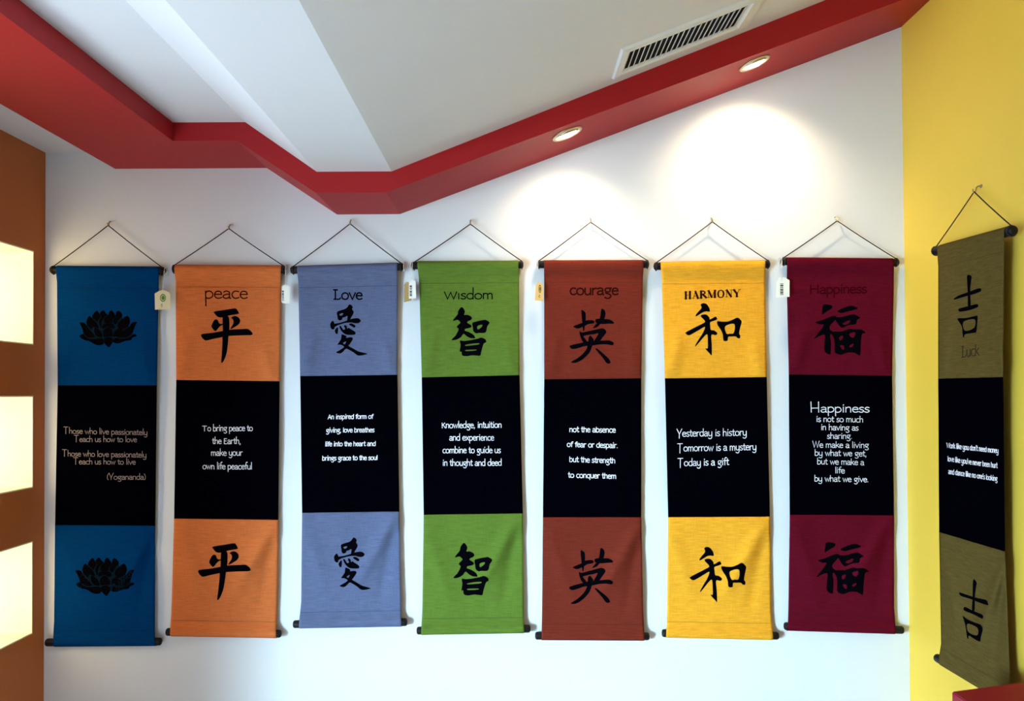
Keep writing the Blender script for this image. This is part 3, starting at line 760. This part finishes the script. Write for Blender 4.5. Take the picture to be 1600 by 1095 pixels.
def make_banner(side, rows, top, bottom, hook, ends, rgb, label, seed, creases=(), ink=M_ink):
    b = Banner(side, rows, top, bottom, seed, creases)
    c = b.hit((rows[-1][2] + rows[-1][3]) / 2, (rows[-1][0] + rows[-1][1]) / 2, b.oc)
    t = thing('hanging_banner', c, label, 'banner', 'cloth banners hanging on the walls')
    fm = fabric('dyed_cloth_%d' % seed, rgb, 0.27)
    up = b.panel(0, 2, 'upper_panel', fm, t)
    qp = b.panel(2, 3, 'quote_panel', M_black, t)
    qp['label'] = 'black middle panel with printed quote'
    lp = b.panel(3, len(rows) - 1, 'lower_panel', fm, t)
    sm = plain('stitch_thread_%d' % seed, tuple(int(c * .62) for c in rgb), 0.9)
    for par, i_, sgn, dist in ((up, 0, 1, 29), (lp, -1, -1, 20)):
        p = Print(b.surf)
        r = b.rows[i_]; r2 = b.rows[1 if i_ == 0 else -2]
        f_ = dist / abs(r2[0] - r[0])
        xl, xr = lerp(r[2], r2[2], f_) + 1, lerp(r[3], r2[3], f_) - 1
        p.ribbon([(lerp(xl, xr, k / 40), lerp(lerp(r[0], r2[0], f_), lerp(r[1], r2[1], f_), k / 40)) for k in range(41)], .55)
        p.done('hem_stitch', sm, par)
    b.rod(top, 'top_rod', t); b.rod(bottom, 'bottom_rod', t)
    # cord from the rod ends over the hook
    hp = b.hit(hook[0], hook[1], .0195)
    e0, e1 = b.hit(*ends[0], b.oc + .002), b.hit(*ends[1], b.oc + .002)
    bm = bmesh.new()
    def loop_at(e, sgn):
        d = (b.hit(*top[1], b.oc) - b.hit(*top[0], b.oc)).normalized()
        pts = []
        n_ = Vector((0, -1, 0)) if side == 'Y' else Vector((-1, 0, 0))
        ctr = Vector(e) - Vector((0, 0, RR))
        for k in range(13):
            a = 2 * math.pi * k / 12
            pts.append(ctr + (Vector((0, 0, 1)) * math.cos(a) + n_ * math.sin(a)) * (RR + .0014))
        tube(bm, pts, .0014, 6)
    def strand(a, c_):
        m_ = [a.lerp(c_, q) + Vector((0, 0, -.004 * 4 * q * (1 - q) * .4)) for q in (0, .2, .4, .6, .8, 1)]
        tube(bm, m_, .00165, 8)
    strand(e0, hp); strand(hp, e1); loop_at(e0, 1); loop_at(e1, -1)
    obj('hanging_cord', bm, M_cord, t, True)
    return b, t, up, qp, lp

def hook_at(side, px, py, label):
    wp = hit_y(px, py, D) if side == 'Y' else hit_x(px, py, XR)
    n_ = Vector((0, -1, 0)) if side == 'Y' else Vector((-1, 0, 0))
    tip = hit_y(px, py, D - .0195) if side == 'Y' else hit_x(px, py, XR - .0195)
    wp = (Vector((tip.x, D, tip.z)) if side == 'Y' else Vector((XR, tip.y, tip.z))) + Vector((0, 0, .0150))
    w_ = Vector((1, 0, 0)) if side == 'Y' else Vector((0, 1, 0))
    t = thing('wall_hook', wp, label, 'hook', 'small hooks holding the banner cords')
    bm = bmesh.new()
    lathe(bm, [(0, .0), (.0052, .0), (.0050, .0022), (.0022, .0030), (0, .0030)], wp, n_, 16)
    obj('hook_plate', bm, M_hook, t, True)
    bm = bmesh.new()
    z = Vector((0, 0, 1))
    pts = [wp + n_ * .002, wp + n_ * .008, wp + n_ * .0125 - z * .003, wp + n_ * .0145 - z * .010, wp + n_ * .0165 - z * .0165,
           wp + n_ * .0205 - z * .0178, wp + n_ * .0228 - z * .013, wp + n_ * .0230 - z * .008]
    tube(bm, pts, .0019, 8)
    obj('hook_shank', bm, M_hook, t, True)
    return t

# px measurements: rows of (y left, y right, x left, x right); rods; cords
BN = [
 dict(rows=[(416,417.5,87,248),(441,442,89,248),(602,602,90,245),(820,821,86,242.5),(970,970,84.5,242),(1009,1009,82.5,242)],
      top=((79,421.5),(258,423)), bottom=((71.5,1003.5),(252.5,1002)), hook=(169,352), plug=(168,342), ends=((83.5,416),(253,417.5)),
      rgb=(4,52,104), label='blue banner with black lotus flowers beside the ochre wall'),
 dict(rows=[(414,415,272,439),(440,441,274.5,438.5),(593.5,595.5,275.3,436.8),(810,812,272,434.8),(950,952,268,432.5),(993,996,265.5,431)],
      top=((269.5,420),(446.5,421)), bottom=((259.5,987),(439.5,990)), hook=(357.5,357), plug=(357,347), ends=((272,414.5),(443.5,415.5)),
      rgb=(202,108,58), label='orange banner titled peace, second from the ochre wall'),
 dict(rows=[(416,411,464,620.5),(440,436,466,621.5),(587.5,585.5,469,621),(801,799,472,624),(940,937,470.5,626.5),(980,977.5,467,627)],
      top=((454,422),(631,416.5)), bottom=((458,975),(636.5,971.7)), hook=(547,349.5), plug=(546.5,340), ends=((458.5,416),(626.8,411.1)),
      rgb=(92,100,132), label='grey-blue banner titled Love below the lowest part of the red soffit',
      creases=((424,-.0016,500,600),(436,-.0012,465,530),(471,.0014,552,618),(474,-.0012,475,560),(836,-.0012,470,560))),
 dict(rows=[(409,408,652,810),(440,439,655,811),(589.5,586,659,811.8),(804,802,662,817),(950,948,660,818),(991,988.5,658,819)],
      top=((642.5,414.8),(818,413.5)), bottom=((651,985),(829,982)), hook=(735,350), plug=(734.5,340), ends=((647.4,409.5),(815.5,408)),
      rgb=(90,114,44), label='green banner titled Wisdom between the grey-blue and rust banners'),
 dict(rows=[(407,407,850,1005.5),(440,440,850.3,1004.5),(592.5,591,850.3,1002),(808,808,848.3,1002),(955,955,847,1005),(999,1000,846.3,1007)],
      top=((839,413.2),(1014,412.8)), bottom=((836,993),(1014.7,994)), hook=(923,347), plug=(922.5,339), ends=((842,407.5),(1011.5,407)),
      rgb=(110,42,31), label='rust brown banner titled courage'),
 dict(rows=[(410,407,1032.5,1196),(440,438,1034,1195),(591,589,1039,1198),(808,807,1044,1203),(955,957,1042.5,1205),(995,999,1041,1208)],
      top=((1021.4,416),(1203,412.8)), bottom=((1034,989),(1216.7,993)), hook=(1113,346.5), plug=(1113,338), ends=((1025,410.5),(1200,407)),
      rgb=(232,160,44), label='yellow banner titled HARMONY on the white wall'),
 dict(rows=[(402,403.5,1230,1397),(440,441,1229.3,1396.7),(585,587,1232.5,1394),(804,805,1234,1397),(945,950,1232,1397),(982,990.5,1231,1400)],
      top=((1220,408.5),(1404,410.2)), bottom=((1225,978),(1411.7,984)), hook=(1308,345), plug=(1309,335), ends=((1224.5,402.5),(1400,404)),
      rgb=(90,14,31), label='dark crimson banner titled Happiness next to the yellow wall',
      creases=((452,.0016,1228,1265),(516,.001,1230,1290))),
 dict(side='X', rows=[(387,356,1464,1568.5),(416,390,1466,1568.5),(591.5,589,1465.8,1567),(831,861.5,1467.3,1570),(1005,1065,1470.5,1578),(1033.5,1104,1466,1580)],
      top=((1460,392.5),(1585,359.5)), bottom=((1463.5,1027),(1597,1106)), hook=(1522,299.5), plug=(1521.5,291), ends=((1462.5,385.5),(1580.5,353)),
      rgb=(88,73,37), label='olive banner titled Luck on the yellow wall'),
]
hooknames = ['blue lotus', 'orange', 'grey-blue', 'green', 'rust brown', 'yellow', 'crimson', 'olive']
built = []
for i, d in enumerate(BN):
    side = d.get('side', 'Y')
    built.append(make_banner(side, d['rows'], d['top'], d['bottom'], d['hook'], d['ends'], d['rgb'], d['label'], i + 1, d.get('creases', ())))
    hook_at(side, d['hook'][0], d['hook'][1], 'small metal wall hook holding the cord of the %s banner' % hooknames[i])

# print on the banners
M_lotus_line = plain('petal_outline_print', (10, 27, 40), 0.9)
M_brown_ink = plain('brown_black_print', (46, 12, 10), 0.75)
M_faint_ink = plain('faint_maroon_print', (62, 6, 14), 0.75)
M_olive_ink = plain('faint_dark_print', (54, 44, 26), 0.75)
def draw(i, polys, parent, mat, name='printed_character', f=None, under=None):
    p = Print(built[i][0].surf)
    base = 0
    for k, poly in enumerate(polys):
        p.polygon([[f(q) if f else q for q in l] for l in poly])
        if under and k == 0: base = len(p.bm.faces)
    if under:
        for k, fc in enumerate(p.bm.faces):
            fc.material_index = 1 if k < base else 0
        return p.done(name, [mat, under], parent)
    return p.done(name, mat, parent)
SC = 10.95
sym = [
 (LOTUS, 110, 470, 13.333, [(190,455),(1385,440),(800,965)], 105, 860, 13.333, [(170,415),(1390,405),(820,945)]),
 (PEACE, 305, 470, SC, [(100,590),(985,560),(455,1055)], 300, 840, SC, [(105,575),(1005,545),(440,1060)]),
 (LOVE, 500, 470, SC, [(175,420),(810,905),(500,60)], 500, 830, SC, [(242,460),(868,975),(570,105)]),
 (WISDOM, 690, 470, SC, [(175,670),(820,370),(370,940)], 690, 840, SC, [(205,688),(865,380),(400,980)]),
 (COURAGE, 875, 475, SC, [(162,720),(918,685),(830,1018)], 875, 850, SC, [(155,740),(905,665),(820,1005)]),
 (HARMONY, 1060, 465, SC, [(125,612),(1082,415),(570,980)], 1075, 845, SC, [(35,640),(997,455),(498,1038)]),
 (FORTUNE, 1265, 465, SC, [(85,700),(960,600),(350,970)], 1265, 840, SC, [(125,675),(1015,580),(390,955)]),
]
for i, (g, x0, y0, sc, a, x1, y1, sc1, b_) in enumerate(sym):
    b, t, up, qp, lp = built[i]
    nm = 'printed_flower' if i == 0 else 'printed_character'
    pu = tr(g, x0, y0, sc)
    un = M_lotus_line if i == 0 else None
    draw(i, pu, up, M_ink, nm, None, un)
    f = affine([(x0 + x / sc, y0 + y / sc) for x, y in a], [(x1 + x / sc1, y1 + y / sc1) for x, y in b_])
    draw(i, pu, lp, M_ink, nm, f, un)
b, t, up, qp, lp = built[7]
draw(7, tr(LUCK_UP, 1470, 420, 7.3), up, M_ink)
draw(7, tr(LUCK_LOW, 1480, 890, 9.125), lp, M_ink)

def title(i, txt, p0, p1, xh, w, mat, **k):
    p = Print(built[i][0].surf); p.text(txt, p0, p1, xh, w, **k)
    p.done('title_lettering', mat, built[i][2])
title(1, 'peace', (319.5,466), (387.5,466), 11.2, 1.9, M_brown_ink, desc=1.05)
title(2, 'Love', (520.5,467.7), (566.5,467.7), 10.2, 2.3, M_ink, cap=1.46)
title(3, 'Wisdom', (694,467), (771,467), 8.6, 1.8, M_ink, asc=2.0, cap=1.3, nodot=True)
title(4, 'courage', (890,460.3), (966.5,460.3), 10.3, 2.3, M_brown_ink)
title(5, 'HARMONY', (1069,466.9), (1157,463.0), 11, 1.5, M_brown_ink, font=SER)
title(6, 'Happiness', (1265.5,458.7), (1354.5,457.5), 9, 2.2, M_faint_ink, cap=1.45)
title(7, 'Luck', (1502,558.7), (1530,554.7), 11.2, 1.6, M_olive_ink, asc=1.55, cap=1.5)

def quote(i, lines, xh, w, mat, **k):
    for ln in lines:
        p = Print(built[i][0].surf)
        txt, p0, p1 = ln[:3]
        kk = dict(k); h, ww = xh, w
        if len(ln) > 3: kk.update(ln[3]); h = kk.pop('xh', xh); ww = kk.pop('w', w)
        p.text(txt, p0, p1, h, ww, **kk)
        p.done('quote_line', mat, built[i][3])
quote(0, [('Those who live passionately', (99.5,677), (230.5,679.5)), ('Teach us how to love', (116,690), (214,690.5)),
          ('Those who love passionately', (97.5,712.5), (229,714.5)), ('Teach us how to live', (115,725), (212,725.5)),
          ('(Yogananda)', (167,749), (228,749))], 5.2, .9, M_dim_print, asc=1.85, cap=1.95, capdrop=-.1)
quote(1, [('To bring peace to', (316.5,673.5), (395,673)), ('the Earth,', (331.5,693.2), (376.5,693.2)),
          ('make your', (329.5,711.7), (379,711.5)), ('own life peaceful', (316.5,732.7), (394,733))], 5.9, 1.0, M_white_print, asc=1.85, cap=1.35)
quote(2, [('An inspired form of', (512.3,654.6), (583,653.9)), ('giving, love breathes', (509.5,675.4), (585,675)),
          ('life into the heart and', (508,697), (587,696.4)), ('brings grace to the soul', (503.3,719.2), (590,718.2))], 4.9, 1.1, M_white_print, asc=1.4, cap=1.35, slant=.08, desc=.5)
quote(3, [('Knowledge, intuition', (690,668.6), (784,668)), ('and experience', (702,687.9), (772,687.9)),
          ('combine to guide us', (691.5,707.6), (782.5,707.4)), ('in thought and deed', (691.5,727.5), (784,727.2))], 6.1, 1.05, M_white_print, asc=1.75, cap=1.3)
quote(4, [('not the absence', (889.5,674.6), (962,675.5)), ('of fear or despair.', (885.8,697.8), (965.5,699.8)),
          ('but the strength', (889.5,721.3), (961.5,723.5)), ('to conquer them', (887.5,745.7), (963,747.7))], 5.6, 1.2, M_white_print, asc=1.4, desc=.45)
quote(5, [('Yesterday is history', (1057.5,682), (1167,680.2)), ('Tomorrow is a mystery', (1058.7,705), (1182,702.8)),
          ('Today is a gift', (1059.2,728), (1139,726))], 6.8, 1.1, M_white_print, asc=1.7, cap=1.75, capdrop=-.4)
quote(6, [('Happiness', (1266,643.8), (1359,644), dict(xh=7.9, w=1.35, cap=2.05)), ('is not so much', (1275.3,658.7), (1349,659.6)),
          ('in having as', (1282.5,671.5), (1341.5,672.5)), ('sharing.', (1292.3,685.2), (1331.5,685.4)),
          ('We make a living', (1269.5,699), (1357.5,699.6), dict(cap=1.75)), ('by what we get,', (1272.7,711.5), (1354.5,712.8)),
          ('but we make a', (1276.6,725), (1350.3,726.4)), ('life', (1304.7,739), (1320,739.2)), ('by what we give.', (1272.3,751.8), (1357.3,753))],
      5.8, .95, M_white_print, asc=1.65, cap=2.0)
quote(7, [("Work like you don't need money", (1479,699.2), (1560,707.8)), ("love like you've never been hurt", (1480.7,720.2), (1558.5,731.2)),
          ("and dance like no one's looking", (1481.8,740), (1558.3,751.6))], 5.5, .95, M_white_print, asc=1.4, cap=1.35, desc=.5)

# ------------------------------------------------------------------ price tags
M_card_w = plain('white_card', (240, 238, 230), 0.7)
M_card_b = plain('beige_card', (214, 204, 172), 0.7)
M_card_t = plain('tan_card', (222, 178, 112), 0.7)
M_card_k = plain('brown_kraft_card', (178, 146, 92), 0.7)
M_green = plain('green_emblem_print', (96, 132, 58), 0.7)
M_barcode = plain('barcode_print', (52, 44, 42), 0.7)
M_string = plain('white_string', (226, 220, 212), 0.9)
def slab(poly, off, th=.0009):
    bm = bmesh.new()
    f = [bm.verts.new(hit_y(x, y, D - off - th)) for x, y in poly]
    bk = [bm.verts.new(hit_y(x, y, D - off)) for x, y in poly]
    n_ = len(poly)
    bm.faces.new(f); bm.faces.new(bk[::-1])
    for k in range(n_): bm.faces.new((f[k], bk[k], bk[(k + 1) % n_], f[(k + 1) % n_]))
    bmesh.ops.recalc_face_normals(bm, faces=bm.faces)
    return bm
def ell(cx, cy, rx, ry, n_=20): return [(cx + rx * math.cos(2 * math.pi * k / n_), cy + ry * math.sin(2 * math.pi * k / n_)) for k in range(n_)]
def price_tag(card, mat, hole, rodpt, label, off=.037, emblem=None, emat=None, bars=None, mark=None):
    t = thing('price_tag', hit_y(hole[0], hole[1], D - off), label, 'price tag', 'price tags tied to the banner rods')
    obj('card', slab(card, off), mat, t)
    if emblem:
        bm = bmesh.new()
        cx, cy, rx, ry = emblem
        ring_o = [bm.verts.new(hit_y(x, y, D - off - .0012)) for x, y in ell(cx, cy, rx, ry)]
        ring_i = [bm.verts.new(hit_y(x, y, D - off - .0012)) for x, y in ell(cx, cy, rx * .72, ry * .72)]
        for k in range(20): bm.faces.new((ring_o[k], ring_o[(k + 1) % 20], ring_i[(k + 1) % 20], ring_i[k]))
        c2 = [bm.verts.new(hit_y(x, y, D - off - .0012)) for x, y in ell(cx + rx * .05, cy, rx * .55, ry * .55)]
        bm.faces.new(c2)
        obj('emblem', bm, emat, t)
    if mark:
        p = Print(lambda x, y, e=0: hit_y(x, y, D - off - .0012))
        cx, cy, s_ = mark
        p.ribbon([(cx - s_, cy + s_), (cx, cy - s_), (cx + s_ * .2, cy + s_ * .5)], .8)
        p.ribbon([(cx - s_ * .6, cy + s_ * 2), (cx + s_ * .6, cy + s_ * 1.6)], .7)
        p.done('printed_mark', M_barcode, t)
    if bars:
        bm = bmesh.new()
        x0, y0, x1, y1 = bars
        rnd = random.Random(label); y = y0
        while y < y1:
            h_ = rnd.choice((.8, 1.2, 2.0, 1.0)); e = min(y + h_, y1)
            bm.faces.new([bm.verts.new(hit_y(*q, D - off - .0012)) for q in ((x0, y), (x1, y), (x1, e), (x0, e))])
            y = e + rnd.choice((.6, .8, 1.1))
        obj('barcode', bm, M_barcode, t)
    bm = bmesh.new()
    a = hit_y(hole[0], hole[1] + 1.5, D - off - .001); r0 = hit_y(rodpt[0], rodpt[1], D - RR * 2 - .0122)
    tube(bm, [a, a.lerp(r0, .5) + Vector((.0012, 0, 0)), r0], .0006, 6)
    ctr = Vector((r0.x, D - RR - .006, r0.z - .0)); ctr.z = hit_y(rodpt[0], rodpt[1], D - RR - .006).z
    pts = [ctr + (Vector((0, 0, 1)) * math.sin(2 * math.pi * k / 14) + Vector((0, -1, 0)) * math.cos(2 * math.pi * k / 14)) * (RR + .0034) + Vector((.0008 * math.sin(k), 0, 0)) for k in range(15)]
    tube(bm, pts, .0009, 6)
    obj('string', bm, M_string, t, True)
    return t
price_tag([(242.2,483.7),(241.7,458.5),(248,454.8),(254,452.5),(259.5,454.2),(265.8,458.5),(265.8,483.3)], M_card_b, (254,454.5), (256,423),
          'beige price tag with a green oval emblem on the blue lotus banner', emblem=(254.6,465.3,4.6,6.2), emat=M_green, mark=(253,476,1.6))
price_tag([(439.6,471.5),(440.4,447),(445.6,444.2),(453.3,448.6),(452.6,473.8),(444.4,474.2)], M_card_w, (446,446), (445.4,421),
          'pale price tag at the right edge of the orange banner', bars=(440.6,454,443.6,470))
price_tag([(631.2,472.2),(631.4,445),(634.2,440.2),(638,440.6),(641.5,446),(643.2,469.5)], M_card_k, (635,442), (630.2,416.6),
          'brown kraft price tag hanging between the grey-blue and green banners', off=.031)
price_tag([(638.8,466.6),(639,443),(642,436.2),(649.3,439.8),(650.2,466)], M_card_w, (641.8,439), (643.9,414.8),
          'white price tag with barcode left of the green banner', off=.040, bars=(640,446,643.8,463))
price_tag([(835.8,469),(837.2,444),(842.5,440.2),(846.4,442.6),(848.6,446),(848.6,470.4)], M_card_t, (842.7,442), (840.2,413.2),
          'tan price tag with a dark oval emblem left of the rust brown banner', emblem=(843.6,451.2,2.3,6.4), emat=plain('dark_oval_print', (110, 90, 40), .7), mark=(843,462,1.4))
price_tag([(1212.2,465),(1213,441.5),(1217.5,433.5),(1226,433.3),(1233.6,437.8),(1233.6,463.6)], M_card_w, (1221,436), (1221.8,408.6),
          'white price tag with barcode on the left edge of the crimson banner', off=.040, bars=(1219,443,1224,460.5))
